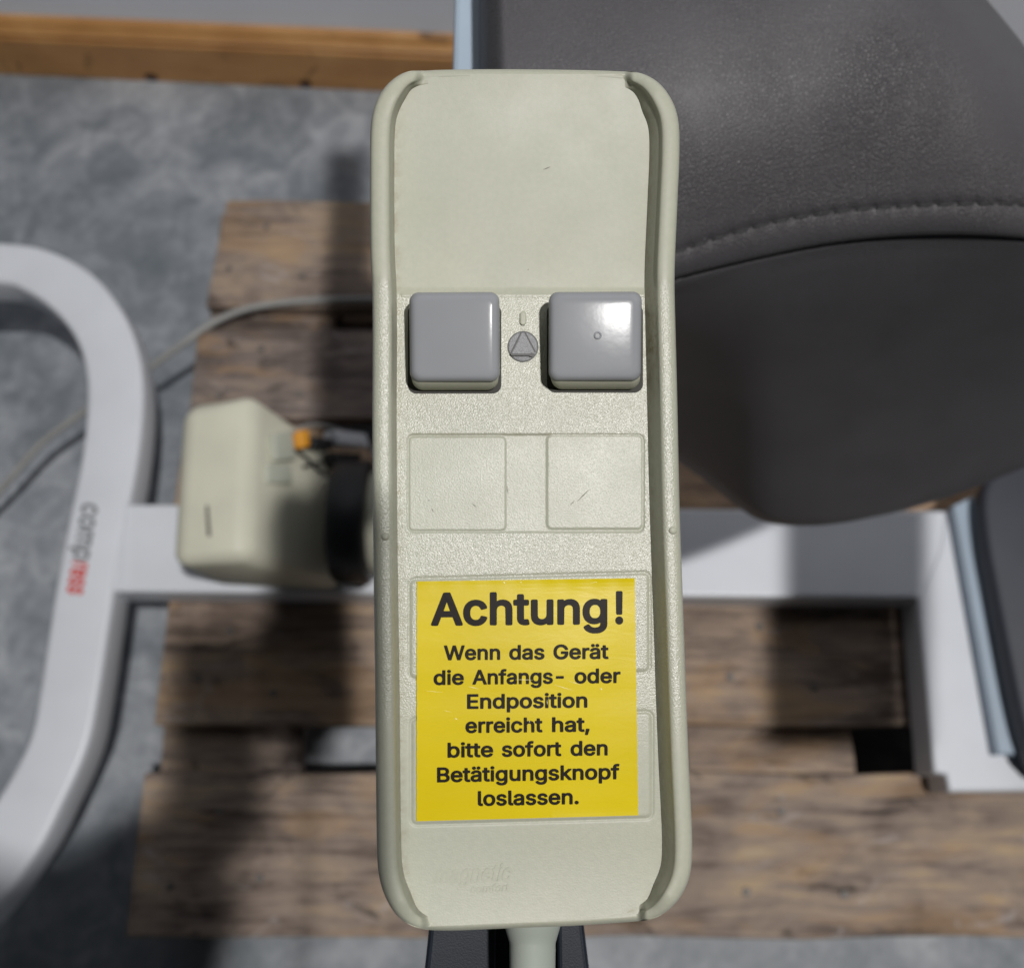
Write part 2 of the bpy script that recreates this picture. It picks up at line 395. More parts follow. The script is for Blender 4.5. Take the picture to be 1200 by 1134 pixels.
PMAX = [(-260,700),(-200,900),(-150,1010),(-100,1070),(-50,1116),(0,1156),(50,1200),(100,1232),(150,1256),(200,1274),(300,1300),(700,1340)]
NC = 260; zt = .893
def crow(f, z):
    """f(px)->py, row of world points; z(s,px) height"""
    row = []
    for i in range(NC+1):
        s = i/NC; px = 560+740*s
        for _ in range(6): px = 560+(sm_interp(PMAX, f(px), 30)-560)*s
        py = f(px); row.append(Pz(px, py, z(s, px)))
    return row
def edge(s):   # roll-off at both ends
    e = 0
    if s > .70: e += .35*((s-.70)/.30)**3 + .65*(1-math.sqrt(max(0, 1-((s-.70)/.30)**6)))
    if s < .05: e += 1-math.sqrt(max(0, 1-((.05-s)/.05)**2))
    return e
rows = []
def ztop(px, py):
    q = (sm_interp(SEAM, px)-py)/330
    k = min(1, max(0, (py+255)/100)); k = math.sqrt(max(0, 1-(1-k)**2))
    return zt + .044*(1-(1-min(1, max(0, q)))**2) - .05*(1-k)
def hole(px): d = (px-640+12) % 24-12; return math.exp(-(d/4.5)**2)
def top_row(f, dz, hz=0): return crow(f, lambda s, px: ztop(px, f(px)) + dz - hz*hole(px) - .045*edge(s))
for py in (-255,-240,-220,-190,-160,-130,-100,-70,-40,-10,20,50,80,110,140,165,190,207):
    top_rowf = (lambda x, py=py: py + (sm_interp(STIT, x)-243)*min(1, max(0, (py+100)/305)))
    rows.append(top_row(top_rowf, 0))
def zz(dz): return lambda s, px: zt + dz - .045*edge(s)
f_st = lambda d: (lambda x: sm_interp(STIT, x)+d)
f_se = lambda d: (lambda x: sm_interp(SEAM, x)+d)
for f, dz, hz in ((f_st(-20), 0, 0), (f_st(-11), .0002, 0), (f_st(-6), 0, .0002), (f_st(-2.5), -.0002, .0004), (f_st(0), -.0004, .0008), (f_st(2.5), -.0002, .0004), (f_st(6), 0, .0002), (f_st(11), .0002, 0), (f_st(18), .0003, 0), (f_se(-12), .0002, 0), (f_se(-6), -.0001, 0), (f_se(-3), -.0006, 0), (f_se(-1), -.0016, 0)):
    rows.append(top_row(f, dz, hz))
for f, dz in ((f_se(0), -.0046), (f_se(1.2), -.0048), (f_se(3), -.0050), (f_se(6), -.0062), (f_se(11), -.0088)):
    rows.append(crow(f, zz(dz)))
for t, z in ((.06,-.0125),(.10,-.018),(.16,-.027),(.24,-.041),(.34,-.063),(.46,-.092),(.58,-.123),(.70,-.155),(.81,-.186),(.90,-.211),(.96,-.228),(.99,-.238),(1.0,-.250)):
    rows.append(crow(lambda x, t=t: (1-t)*(sm_interp(SEAM, x)+2)+t*sm_interp(BOT, x, 8), zz(z)))
last = rows[-1]
for k, (dy, dz) in enumerate(((.002,-.010),(.010,-.020),(.030,-.026),(.08,-.028))):
    rows.append([Vector((p.x, p.y+dy, p.z+dz)) for p in last])
first = rows[0]
rows.append([Vector((p.x, p.y-.01, zt-.30)) for p in first])
rows.append([Vector((p.x, p.y, zt-.25)) for p in first]); rows.append([Vector((p.x, p.y, p.z)) for p in first])
nr = len(rows); vv = [p for r in rows for p in r]; ff = []
for j in range(nr-1):
    for i in range(NC): a = j*(NC+1)+i; ff.append((a, a+1, a+NC+2, a+NC+1))
ff.append(tuple(j*(NC+1) for j in range(nr-1))); ff.append(tuple(j*(NC+1)+NC for j in range(nr-2, -1, -1)))
me = mesh('head_cushion', vv, ff)
bm = bmesh.new(); bm.from_mesh(me); bmesh.ops.remove_doubles(bm, verts=bm.verts, dist=1e-6); bmesh.ops.recalc_face_normals(bm, faces=bm.faces); bm.to_mesh(me); bm.free()
cush = put('head_cushion', me, M_LEATHER, couch, True)
# stitches
bm = bmesh.new(); bmesh.ops.create_uvsphere(bm, u_segments=8, v_segments=6, radius=1)
stm = bpy.data.meshes.new('stitch'); bm.to_mesh(stm); bm.free(); stm.materials.append(M_THREAD)
stm.polygons.foreach_set('use_smooth', [True]*len(stm.polygons))
def stitchrow_pt(px):
    s = (px-560)/(sm_interp(PMAX, sm_interp(STIT, px), 30)-560)
    py = sm_interp(STIT, px); return Pz(px, py, ztop(px, py)-.0006-.045*edge(s)+.0003)
px = 640
while px < 1215:
    ln = 24
    a, b = stitchrow_pt(px+3.5), stitchrow_pt(px+ln-3.5)
    o = put('stitch', stm, None); d = b-a
    o.rotation_euler = d.to_track_quat('X', 'Z').to_euler(); o.scale = (d.length*.55, .00042, .00036); o.location = (a+b)/2 ; attach(o, cush)
    px += ln
# ---- lift motor: cream housing, black collar and tube, on the crossbar
M_CREAM.diffuse_color = (1,1,1,1)
mot = put('motor_housing', hexa([Pz(213,478,.335),Pz(296,455,.335),Pz(290,654,.335),Pz(199,664,.335)], [Pz(246,500,.1955),Pz(414,544,.1955),Pz(406,694,.1955),Pz(252,684,.1955)], .0145, 5), M_CREAM, couch, True)
def cyl(name, p0, p1, r0, r1, mat, parent, seg=40, bev=.002):
    d = (p1-p0); L = d.length; q = d.to_track_quat('Z', 'Y').to_matrix().to_4x4(); q.translation = p0
    pr = [(r0-bev, 0), (r0, bev), (r1, L-bev), (r1-bev, L)]
    rings = [[q @ Vector((r*math.cos(2*PI*k/seg), r*math.sin(2*PI*k/seg), z)) for k in range(seg)] for r, z in pr]
    return put(name, loft(rings, True, True, True), mat, parent, True)
ca = Pz(392, 612, .262); cb_ = Pz(436, 610, .262); cb_ = Vector((cb_.x, ca.y, .262))
cyl('motor_collar', ca, cb_, .058, .060, M_BLACK, couch, bev=.003)
cyl('motor_tube', cb_+Vector((-.006,0,0)), cb_+Vector((.10,0,0)), .050, .046, M_CREAM, couch, bev=.008)
top = mot
o = put('slot', hexa([Pz(241,592,.3356),Pz(244,592,.3356),Pz(247,628,.3356),Pz(243,628,.3356)], [Pz(241,592,.3340),Pz(244,592,.3340),Pz(247,628,.3340),Pz(243,628,.3340)]), M_GAP, top)
# sockets and plugs on the sloping right side of the housing
def onside(px, py, lift):   # sloping side plane through B, B2, C2
    A, B, C = Pz(293,464,.335), Pz(414,544,.1955), Pz(406,694,.1955)
    n = (B-A).cross(C-A).normalized()
    if n.z < 0: n = -n
    r = ray(px, py); t = (A-CAMLOC).dot(n)/r.dot(n); return CAMLOC+r*t+n*lift
def block(name, pts, l0, l1, mat, parent, bev=.002):
    return put(name, hexa([onside(*p, l1) for p in pts], [onside(*p, l0) for p in pts], bev, 3), mat, parent, True)
block('socket', [(312,510),(334,506),(338,540),(314,542)], -.002, .010, M_CREAM2, mot)
block('plug', [(337,507),(350,506),(351,526),(341,528)], -.002, .014, M_ORANGE, mot)
block('socket', [(306,545),(334,545),(336,568),(306,568)], -.002, .008, M_CREAM2, mot)
block('plug', [(352,514),(378,518),(376,530),(352,528)], .004, .016, M_BLACK, mot)
block('plug', [(372,508),(410,512),(414,528),(376,524)], .006, .022, M_WHITE, mot)
block('plug', [(376,532),(412,534),(410,552),(382,550)], -.002, .014, M_BLACK, mot)
for pts_ in ([(338,528),(352,540),(366,556),(392,566),(430,560)], [(348,548),(366,544),(384,540),(402,548),(436,575)], [(330,512),(352,500),(378,503),(402,514),(440,530)]):
    put('wire', tube(catmull([onside(a, b, .008+.002*k) for k, (a, b) in enumerate(pts_)], 5), .0015, 6), M_BLACK if pts_[0][0] > 334 else M_CABLE, mot, True)
lead = [onside(405,520,.016), onside(425,528,.012), Pz(450,545,.26), Pz(480,575,.25), Pz(520,600,.24)]
put('motor_lead', tube(catmull(lead, 6), .0035, 8), M_CABLE, mot, True)
# ---- printed name on the frame (text runs down the tube)
GL = {"!":[196,[[83,-28,112,-28,136,-19,157,2,167,26,167,56,157,79,138,99,112,110,86,110,59,100,39,80,29,56,28,29,39,2,59,-18],[65,136,132,136,146,143,152,156,157,509,151,526,132,534,59,533,46,526,38,512,42,159,49,144]]],",":[188,[[29,-143,88,-144,99,-139,107,-129,162,67,158,84,147,94,64,96,52,91,44,81,13,-116,16,-133]]],"-":[453,[[105,164,337,163,347,165,357,173,362,184,362,244,357,259,346,268,104,267,94,259,89,248,89,188,93,174]]],".":[188,[[80,-28,110,-28,133,-19,154,2,164,26,165,56,155,79,136,99,110,110,83,111,56,100,36,80,26,56,26,29,36,2,56,-18]]],"A":[480,[[8,-23,86,-25,103,-17,153,117,326,117,372,-10,380,-20,393,-25,463,-25,480,-19,487,-7,487,7,380,299,296,523,286,532,276,534,200,534,184,527,178,517,-8,7,-7,-10],[193,224,191,227,236,362,240,366,251,330,286,224]]],"B":[456,[[51,-23,247,-25,307,-20,343,-10,367,1,393,20,415,43,427,64,438,93,443,147,436,187,423,217,403,244,376,267,410,310,422,353,420,407,411,437,399,460,383,480,357,503,330,518,293,529,243,534,60,534,50,532,40,523,35,507,35,0,39,-13],[150,83,150,205,263,205,290,198,310,184,325,163,330,137,325,113,307,94,288,87,260,83],[150,312,150,427,257,426,277,422,293,412,307,393,311,367,304,343,287,324,270,316,250,311]]],"E":[419,[[51,-23,377,-25,390,-20,399,-7,400,60,394,73,383,81,150,83,150,204,357,204,367,206,377,216,380,227,380,287,376,300,367,308,357,311,153,311,150,313,150,427,373,427,387,431,396,443,397,513,390,526,377,533,60,534,50,532,40,523,35,507,35,0,39,-13]]],"G":[520,[[238,-30,300,-30,360,-16,410,10,447,43,479,90,495,133,503,183,503,257,496,273,480,281,284,281,270,277,262,270,258,257,258,197,264,183,280,174,387,174,381,150,369,127,352,107,333,93,310,84,280,78,250,79,224,85,197,98,163,130,140,173,130,223,130,283,140,333,163,380,194,410,234,427,257,431,287,429,310,424,330,414,361,387,374,367,387,335,400,325,480,324,494,333,499,350,491,383,479,413,460,445,440,470,413,493,384,512,350,527,317,536,287,540,247,540,214,536,180,526,150,513,120,494,94,471,65,437,46,403,33,370,17,297,17,213,23,173,33,137,47,104,65,73,85,47,110,23,137,3,167,-12,200,-23]]],"W":[686,[[146,-23,233,-25,243,-22,252,-13,343,318,434,-13,443,-22,456,-25,533,-25,550,-16,694,507,690,523,676,533,603,534,590,530,580,517,501,210,493,180,490,188,403,517,393,530,380,534,303,534,293,530,284,520,193,180,105,520,96,529,83,534,16,534,3,530,-7,518,-8,503,131,-7,136,-17]]],"a":[389,[[134,-32,167,-33,200,-30,225,-22,250,-9,264,-21,274,-25,340,-25,357,-14,362,1,362,251,355,305,337,345,307,376,264,398,210,409,160,407,107,393,64,366,33,331,17,298,16,288,20,277,34,267,94,250,114,253,141,288,157,298,177,304,204,306,227,300,240,291,248,275,250,258,248,255,127,237,72,218,37,193,14,158,6,125,7,88,13,58,26,31,46,8,70,-11,100,-24],[157,71,134,78,121,88,117,105,121,121,134,131,150,137,216,148,250,152,248,121,237,98,222,85,204,75,184,71]]],"b":[424,[[204,-32,253,-32,293,-22,336,2,366,31,392,72,407,115,415,172,412,235,402,278,386,316,363,350,329,380,283,402,229,409,179,403,139,382,139,425,138,512,129,528,116,534,49,533,36,527,28,515,28,-5,35,-18,46,-24,113,-25,126,-21,139,-5,169,-22],[199,74,183,81,169,92,148,125,138,172,140,225,153,265,176,292,206,304,243,302,259,295,273,284,293,252,302,208,300,155,288,115,266,87,239,74,219,72]]],"c":[396,[[180,-32,217,-33,254,-28,287,-18,314,-3,342,18,364,45,380,75,388,105,384,116,373,125,301,142,287,135,267,98,243,78,224,73,201,72,181,75,166,82,140,108,131,128,124,155,123,212,127,236,137,262,151,282,171,297,194,304,221,304,244,297,261,286,288,242,301,237,317,240,367,253,378,258,386,275,381,298,361,336,331,368,294,391,254,404,224,409,191,409,154,403,127,394,94,375,71,355,49,328,33,302,15,248,9,188,15,128,28,85,56,38,91,4,129,-18]]],"d":[424,[[170,-32,204,-33,234,-29,257,-22,287,-4,294,-17,307,-24,374,-25,389,-18,396,-5,396,515,391,525,377,533,304,533,294,527,288,518,286,482,284,383,248,402,207,409,157,406,117,392,81,368,53,338,32,302,15,252,10,205,12,145,21,102,38,62,67,22,97,-5,131,-22],[204,72,171,79,145,102,128,138,121,188,127,238,144,275,156,288,171,298,204,305,224,303,241,297,265,275,281,238,287,188,281,138,264,102,252,88,237,79]]],"e":[404,[[183,-32,224,-33,261,-28,293,-18,324,-2,351,20,371,44,386,75,389,98,383,108,374,114,301,130,287,123,272,95,254,80,227,72,194,73,167,81,148,95,134,115,125,142,127,144,381,146,392,155,396,168,395,218,391,254,373,308,344,352,301,385,254,404,224,409,191,409,137,398,91,373,53,335,27,288,12,232,10,158,23,98,47,49,84,9,127,-17],[127,248,135,265,147,282,164,295,181,302,204,305,224,303,244,296,258,285,272,265,277,247]]],"f":[254,[[72,-23,146,-25,160,-17,166,-7,167,300,236,304,249,313,253,327,253,380,246,396,230,404,170,404,167,407,168,430,173,443,180,447,203,449,230,444,247,453,268,520,264,533,254,543,220,553,180,555,146,549,113,535,86,513,66,483,57,450,56,407,53,404,0,403,-11,397,-17,387,-19,327,-12,310,3,302,55,300,56,0,60,-14]]],"g":[425,[[174,-174,244,-173,277,-167,311,-154,337,-138,357,-121,375,-97,387,-74,394,-47,397,-11,397,386,387,399,374,404,307,404,295,396,287,381,257,399,231,406,194,409,154,405,111,389,79,366,51,336,29,296,18,263,11,223,12,146,28,89,44,59,61,37,81,18,111,-1,134,-11,167,-18,197,-20,231,-17,257,-9,284,6,286,3,285,-24,275,-47,257,-61,234,-70,194,-72,164,-65,142,-51,117,-22,104,-16,87,-20,37,-48,29,-57,26,-71,32,-87,48,-111,72,-134,117,-160],[187,86,171,90,156,99,134,127,123,169,124,223,135,259,157,289,184,303,221,303,237,299,252,289,275,259,286,213,285,159,274,125,254,99,224,86]]],"h":[410,[[44,-23,116,-25,129,-20,136,-11,139,0,139,227,142,253,150,273,166,291,186,301,209,304,229,302,248,293,260,280,268,260,273,-10,281,-20,293,-25,359,-25,373,-20,380,-10,382,0,382,243,377,290,367,323,350,353,326,378,286,400,236,409,183,404,139,384,139,510,134,523,126,531,116,534,49,533,36,527,28,510,28,0,31,-13]]],"i":[167,[[44,-23,118,-25,131,-18,138,-3,139,380,134,393,121,403,48,404,35,397,28,383,28,0,31,-13],[66,420,91,418,115,425,135,440,148,463,151,490,144,513,125,535,101,547,75,548,51,541,30,523,19,500,17,473,26,450,41,432]]],"k":[381,[[44,-23,116,-25,126,-22,135,-13,139,0,139,127,153,139,279,-20,293,-25,373,-25,391,-17,397,-3,393,13,235,213,382,367,384,387,378,397,369,403,276,403,266,396,139,267,137,517,129,528,116,534,49,533,33,524,28,507,28,0,31,-13]]],"l":[189,[[115,-26,149,-27,186,-22,199,-14,206,1,194,61,189,70,176,78,143,77,140,81,139,511,133,524,123,532,46,533,33,524,28,508,29,61,39,28,56,3,83,-16]]],"m":[610,[[44,-23,116,-25,129,-20,137,-10,140,257,146,274,159,291,176,301,196,305,216,304,229,298,241,287,248,273,249,-3,256,-17,273,-25,339,-25,353,-18,359,-7,360,250,368,280,386,298,409,305,439,302,460,290,468,277,471,253,471,3,477,-17,486,-23,496,-25,563,-24,575,-17,582,-3,581,280,568,330,557,350,539,372,519,388,499,398,473,407,446,411,413,409,379,401,349,386,319,362,286,393,266,403,243,409,213,411,189,408,163,399,139,386,126,400,116,404,53,404,35,397,28,380,28,0,31,-13]]],"n":[410,[[44,-23,116,-25,129,-20,137,-10,140,243,145,263,153,277,165,290,179,298,209,304,236,300,255,287,267,267,271,233,271,0,279,-19,293,-25,356,-25,366,-23,376,-16,382,0,382,113,382,253,377,290,362,333,347,357,331,373,296,396,249,408,193,406,166,398,139,384,129,397,116,404,43,402,32,393,28,380,28,0,31,-13]]],"o":[415,[[180,-32,221,-33,264,-26,301,-11,334,12,361,40,382,75,396,112,404,155,406,202,400,248,388,288,369,325,344,355,311,382,274,399,234,408,194,409,151,402,114,387,82,365,54,336,33,302,18,262,11,222,10,172,15,128,27,88,47,50,74,18,104,-5,141,-23],[201,72,181,75,166,82,140,108,125,148,122,202,131,248,151,282,164,293,181,301,217,304,234,301,251,293,276,265,291,222,294,172,283,125,264,94,237,76]]],"p":[424,[[44,-166,116,-168,126,-165,135,-156,139,-143,139,-5,166,-21,193,-30,229,-33,269,-29,303,-18,329,-3,357,21,380,51,398,87,410,127,415,174,414,221,406,264,396,294,379,327,356,357,336,375,306,393,279,403,253,408,219,409,189,405,166,398,139,382,129,397,113,404,49,404,39,400,30,391,28,377,28,-143,31,-156],[203,74,186,79,170,91,149,124,138,171,140,224,151,261,173,289,199,302,236,303,255,297,269,288,291,257,302,214,301,161,289,118,269,90,256,80,239,74]]],"r":[259,[[44,-23,116,-25,129,-20,137,-10,140,253,151,277,173,293,203,301,249,298,265,310,268,323,268,390,256,405,236,409,183,407,156,398,136,386,126,400,113,404,49,404,39,400,30,390,28,380,28,0,31,-13]]],"s":[365,[[152,-32,192,-33,229,-29,259,-21,289,-7,312,10,332,32,347,58,355,88,356,118,348,152,333,178,316,197,272,222,161,252,146,259,135,268,134,282,142,294,159,303,182,307,206,306,222,300,236,285,249,261,262,253,272,253,332,266,346,278,348,295,339,322,323,348,306,368,286,384,262,396,236,404,206,409,166,408,136,404,106,394,82,381,58,362,40,338,29,315,23,292,22,262,30,228,46,201,64,182,106,158,219,127,232,121,241,112,241,95,229,82,209,73,182,70,156,73,136,83,125,95,114,122,99,131,29,118,15,108,11,92,19,62,32,36,49,15,69,-2,96,-17]]],"t":[227,[[143,-27,183,-29,220,-22,233,-13,238,3,226,59,220,71,203,79,160,76,154,79,152,86,151,299,153,302,206,302,221,309,229,326,229,379,225,393,213,403,151,406,151,473,146,485,136,494,126,496,63,496,52,493,40,476,40,406,-4,402,-15,393,-19,379,-18,326,-14,313,0,303,36,302,40,300,40,93,42,66,48,43,61,19,83,-4,106,-17]]],"u":[410,[[157,-28,193,-30,219,-26,249,-16,273,-3,281,-18,296,-25,359,-25,377,-15,382,2,382,378,380,388,373,398,359,404,293,404,280,398,273,388,271,145,266,118,253,96,229,80,199,75,169,82,150,98,143,115,139,135,137,388,129,399,116,404,49,404,33,395,28,378,28,138,35,78,52,38,79,5,113,-16]]],"\u00e4":[389,[[134,-32,167,-33,200,-30,225,-22,250,-9,264,-21,274,-25,340,-25,357,-14,362,1,362,251,355,305,337,345,307,376,264,398,210,409,160,407,107,393,64,366,33,331,17,298,16,288,20,277,34,267,94,250,114,253,141,288,157,298,177,304,204,306,227,300,240,291,248,275,250,258,248,255,127,237,72,218,37,193,14,158,6,125,7,88,13,58,26,31,46,8,70,-11,100,-24],[157,71,134,78,121,88,117,105,121,121,134,131,150,137,216,148,250,152,248,121,237,98,222,85,204,75,184,71],[111,418,137,421,160,434,176,455,183,478,180,501,168,525,147,541,123,548,97,545,77,535,60,515,52,488,54,465,67,441,87,425],[255,418,280,421,304,434,320,455,326,478,324,501,311,525,291,541,267,548,244,546,220,534,204,515,196,488,198,465,211,441,230,425]]]}
_e = GL['E'][1][0][1::2]; GBASE = min(_e)/1000; GCAP = (max(_e)-min(_e))/1000
def word(text, track=0):
    """2-D polygons of a word in glyph units/1000, list of (loops)"""
    x = 0; out = []
    for ch in text:
        adv, cs = GL[ch]
        for c in cs: out.append([(c[i]/1000+x, c[i+1]/1000) for i in range(0, len(c), 2)])
        x += adv/1000+track
    return out
def area2(L): return .5*sum(a[0]*b[1]-b[0]*a[1] for a, b in zip(L, L[1:]+L[:1]))
def inside(p, L):
    c = False
    for (x0,y0),(x1,y1) in zip(L, L[1:]+L[:1]):
        if (y0 > p[1]) != (y1 > p[1]) and p[0] < (x1-x0)*(p[1]-y0)/(y1-y0)+x0: c = not c
    return c
def tess(loops):
    """(verts2d, tris) of filled polygons with holes"""
    outer = [L for L in loops if sum(inside(L[0], K) for K in loops if K is not L) % 2 == 0]
    V = []; T = []
    for O in outer:
        hs = [L for L in loops if L is not O and L not in outer and inside(L[0], O)]
        group = [O]+hs; flat = [p for L in group for p in L]
        tr = tessellate_polygon([[Vector((p[0],p[1],0)) for p in L] for L in group])
        b = len(V); V += flat; T += [tuple(b+i for i in t) for t in tr]
    return V, T
def fitword(text, x0, x1, cap):
    """glyph loops scaled so ink spans x0..x1, cap height cap; y up from baseline"""
    W = word(text); xs = [p[0] for L in W for p in L]; a, b = min(xs), max(xs); sx = (x1-x0)/(b-a); sy = cap/GCAP
    return [[(x0+(p[0]-a)*sx, (p[1]-GBASE)*sy) for p in L] for L in W]
d_ = Vector((-.172, .985)); u_ = Vector((.985, .172))
def frametext(text, x0, x1, cap, mat):
    V, T = tess(fitword(text, x0, x1, cap))
    me = mesh('t', [Pz(96+d_.x*x+u_.x*y, 590+d_.y*x+u_.y*y, ZT+.0004) for x, y in V], T)
    return put('lettering', me, mat, base)
frametext('comp', -2, 66, 25, M_TXTG); frametext('ress', 68, 106, 25, M_TXTR)

# ================================================================ CABLE ON THE FLOOR AND PALLET
cpts = [Pz(-160,760,.03),Pz(-60,640,.06),Pz(0,575,.085),Pz(48,520,.10),Pz(95,485,.11),Pz(140,455,.12),Pz(180,428,.135),Pz(215,402,.149),Pz(250,378,.150),Pz(290,362,.150),Pz(340,354,.150),Pz(400,351,.150),Pz(460,352,.150),Pz(540,360,.150),Pz(620,380,.150)]
cab = put('power_cable', tube(catmull(cpts, 8), .0042, 10), M_CABLE, None, True)
tag(cab, 'thin grey power cable curving from the concrete floor across the pallet boards', 'cable')

# ================================================================ HAND CONTROL
U = .2/F                                  # metres per photo pixel on the control's front plane
def dref(px, py): return F + .080*(px-617) + .070*(585-py)
C0 = CM @ Vector((0,0,0))
HC = empty('hand_control', CM @ Vector(((617-600)*U, (567-585)*U, -(F+110)*U)), 'cream-green plastic two-button hand control with a yellow warning sticker, in the middle', 'remote control')
HC.rotation_euler = cam.rotation_euler
HINV = wmat(HC).inverted() @ CM           # camera space -> control space
HM = np.array(HINV)
def H(px, py, h):
    D = dref(px, py)-h; return HINV @ Vector(((px-600)*D/F*U, (567-py)*D/F*U, -D*U))
def Hn(px, py, h):
    D = F+.080*(px-617)+.070*(585-py)-h
    c = np.stack([(px-600)*D/F*U, (567-py)*D/F*U, -D*U, np.ones_like(D)], -1)
    return (c @ HM.T)[..., :3]
def hput(name, me, mat, parent=None, smooth=True):
    o = bpy.data.objects.new(name, me); COL.objects.link(o); me.materials.clear(); me.materials.append(mat)
    if smooth: me.polygons.foreach_set('use_smooth', [True]*len(me.polygons))
    o.parent = parent or HC
    return o
def sstep(a, b, x): t = np.clip((x-a)/(b-a), 0, 1); return t*t*(3-2*t)
CT = [(497,83.5),(487,82.5),(475,84.5),(463,91),(452,101),(444,112.5),(438.5,126),(435,142),(433.7,165),(433.5,200),(433.5,240),(433.8,280),(434.6,310),(436,335),(436.6,370),(436.6,420),(436.2,480),(436.4,540),(437,600),(437.6,660),(438.6,730),(439.6,800),(440.2,870),(440.8,930),(441.5,980),(442.4,1010),(445,1030),(450.5,1048),(460,1066),(472,1078.5),(486,1086),(503,1089.3),
      (530,1089.8),(565,1088.5),(600,1087),(640,1085.5),(680,1083.8),(715,1081.5),(746.5,1079),(761,1077.5),(774,1072.5),(787,1063),(798,1050),(806,1034),(810,1017),(811.2,998),(811,975),(809.5,940),(807.5,900),(805.5,850),(803.6,800),(801.6,740),(799.8,690),(798,640),(796.4,590),(795,530),(794,480),(792.8,430),(791.5,380),(790.6,338),(790.8,310),(792.5,270),(794.5,225),(796.2,185),(796,150),(792.5,130),(786,115),(776.5,101.5),(765,92),(753,86.5),(741,84),(730,84),
      (700,82.8),(660,82),(620,81.6),(580,81.4),(540,81.7),(507,82.4)]
cc = catmull([(a,b,0) for a,b in CT], 30, True)
P = np.array([(p.x,p.y) for p in cc]); seg = np.hypot(*(np.roll(P,-1,0)-P).T); cum = np.concatenate([[0],np.cumsum(seg)])
NP = 1300; tt = np.linspace(0, cum[-1], NP, endpoint=False)
Pc = np.concatenate([P, P[:1]]); P = np.stack([np.interp(tt, cum, Pc[:,0]), np.interp(tt, cum, Pc[:,1])], 1)
for _ in range(14): P = (np.roll(P,1,0)+2*P+np.roll(P,-1,0))/4
T = np.roll(P,-3,0)-np.roll(P,3,0); T /= np.hypot(*T.T)[:,None]
for _ in range(10): T = (np.roll(T,1,0)+2*T+np.roll(T,-1,0))/4
T /= np.hypot(*T.T)[:,None]
NN = np.stack([T[:,1], -T[:,0]], 1)        # try inward
if ((P[300]+NN[300]*10)-np.array([617,585])) @ ((P[300]+NN[300]*10)-np.array([617,585])) > ((P[300])-np.array([617,585])) @ ((P[300])-np.array([617,585])): NN = -NN
def hface(px, py):
    top = sstep(165, 84, py); bot = sstep(1000, 1085, py)
    h = -37 + 17*np.clip((250-py)/166, 0, 1)**2.2 + 8*np.clip((py-985)/100, 0, 1)**2
    h = h - 1.6*sstep(346, 336, py)*sstep(60, 200, py)          # small step at the crease
    return h
def ww(px, py):
    left = 6.0+5.5*sstep(150,108,py)*sstep(440,470,px)+3.5*sstep(1040,1070,py)
    right = 15.0+3.5*sstep(150,110,py)+3*sstep(1020,1060,py)
    return np.where(px < 617, left, right)
cw = np.where(P[:,0] < 617, 23.0, 21.0)
WW = ww(P[:,0], P[:,1])
per = cum[-1]; s_arc = np.arange(NP)*per/NP
def arcof(x, y): return s_arc[np.argmin(np.hypot(P[:,0]-x, P[:,1]-y))]
a_tl, a_bl, a_br, a_tr = arcof(497,83.5), arcof(503,1089), arcof(746.5,1079), arcof(731,84)
def along(s0, s1):      # distance into the rail that runs from s0 to s1 (positive inside)
    mid = ((s1-s0) % per)/2; c_ = (s0+mid) % per
    d_ = np.abs((s_arc-c_+per/2) % per-per/2); return mid-d_
din = np.maximum(along(a_tl, a_bl), along(a_br, a_tr))
tap = .42+.58*sstep(0, 62, din)**.8
cw = cw*tap; WW = WW*(.42+.58*sstep(0, 55, din))
for _ in range(160): WW = (np.roll(WW,1)+2*WW+np.roll(WW,-1))/4; cw = (np.roll(cw,1)+2*cw+np.roll(cw,-1))/4
for _ in range(60): NN = (np.roll(NN,1,0)+2*NN+np.roll(NN,-1,0))/4
NN /= np.hypot(*NN.T)[:,None]
for _ in range(20): WW = (np.roll(WW,1)+2*WW+np.roll(WW,-1))/4
prof = [(7,-175,0),(5,-120,0),(3,-60,0),(1,-26,0),(0,-13,0),(.4,-7.5,0),(1.5,-4.0,0),(3.2,-1.8,0),(6,-.5,0),(11,0,0),(.62,-.1,1),(.80,-.6,1),(.90,-1.6,1),(.96,-3,1),(1,-5,1),(.12,-9,2),(.3,-14,2),(.5,-21,2),(.7,-28,2),(.88,-35,2),(1,-40,2),(1.1,-46,2)]
R = []; Hh = []
for d, h, mode in prof:
    if mode == 0: dd = np.minimum(float(d), cw*.045*d+.0)  if d > 4 and h > -20 else np.full(NP, float(d))*np.minimum(1, cw/18)
    elif mode == 1: dd = cw*d
    else: dd = cw+WW*d
    Q = P+NN*dd[:,None]
    m = sstep(0, 12, din-2.5*np.clip((dd-4)/8, 0, 1)**2)
    hf = hface(Q[:,0], Q[:,1])
    he = np.where(dd < 8, hf-7*np.clip(1-dd/6, 0, 1)**2.2, hf-.3) if h > -20 or mode else np.minimum(h, hf-10)*np.ones(NP)
    if mode == 2 and h <= -40: he = hf-1.0
    # upper rail is a bit higher and smoother
    hr = h + (3.0*sstep(345,318,Q[:,1]) if mode else 3.0*sstep(345,318,Q[:,1])*(h > -20))
    hr = np.where((mode == 2), -5+(h+5)/(-35)*(hf+3.5)*np.where(h < -38, 1.04, 1), hr)
    if mode or h > -10: hr = np.where(hr > hf, hf+(hr-hf)*(.50+.50*sstep(0, 55, din)), hr)
    R.append(Q); Hh.append(he*(1-m)+hr*m)
V = np.concatenate([Hn(r[:,0], r[:,1], h) for r, h in zip(R, Hh)])
ffs = []
for j in range(len(prof)-1):
    i = np.arange(NP); a = j*NP+i; b = j*NP+(i+1) % NP
    ffs.append(np.stack([a, b, b+NP, a+NP], 1))
faces = np.concatenate(ffs)
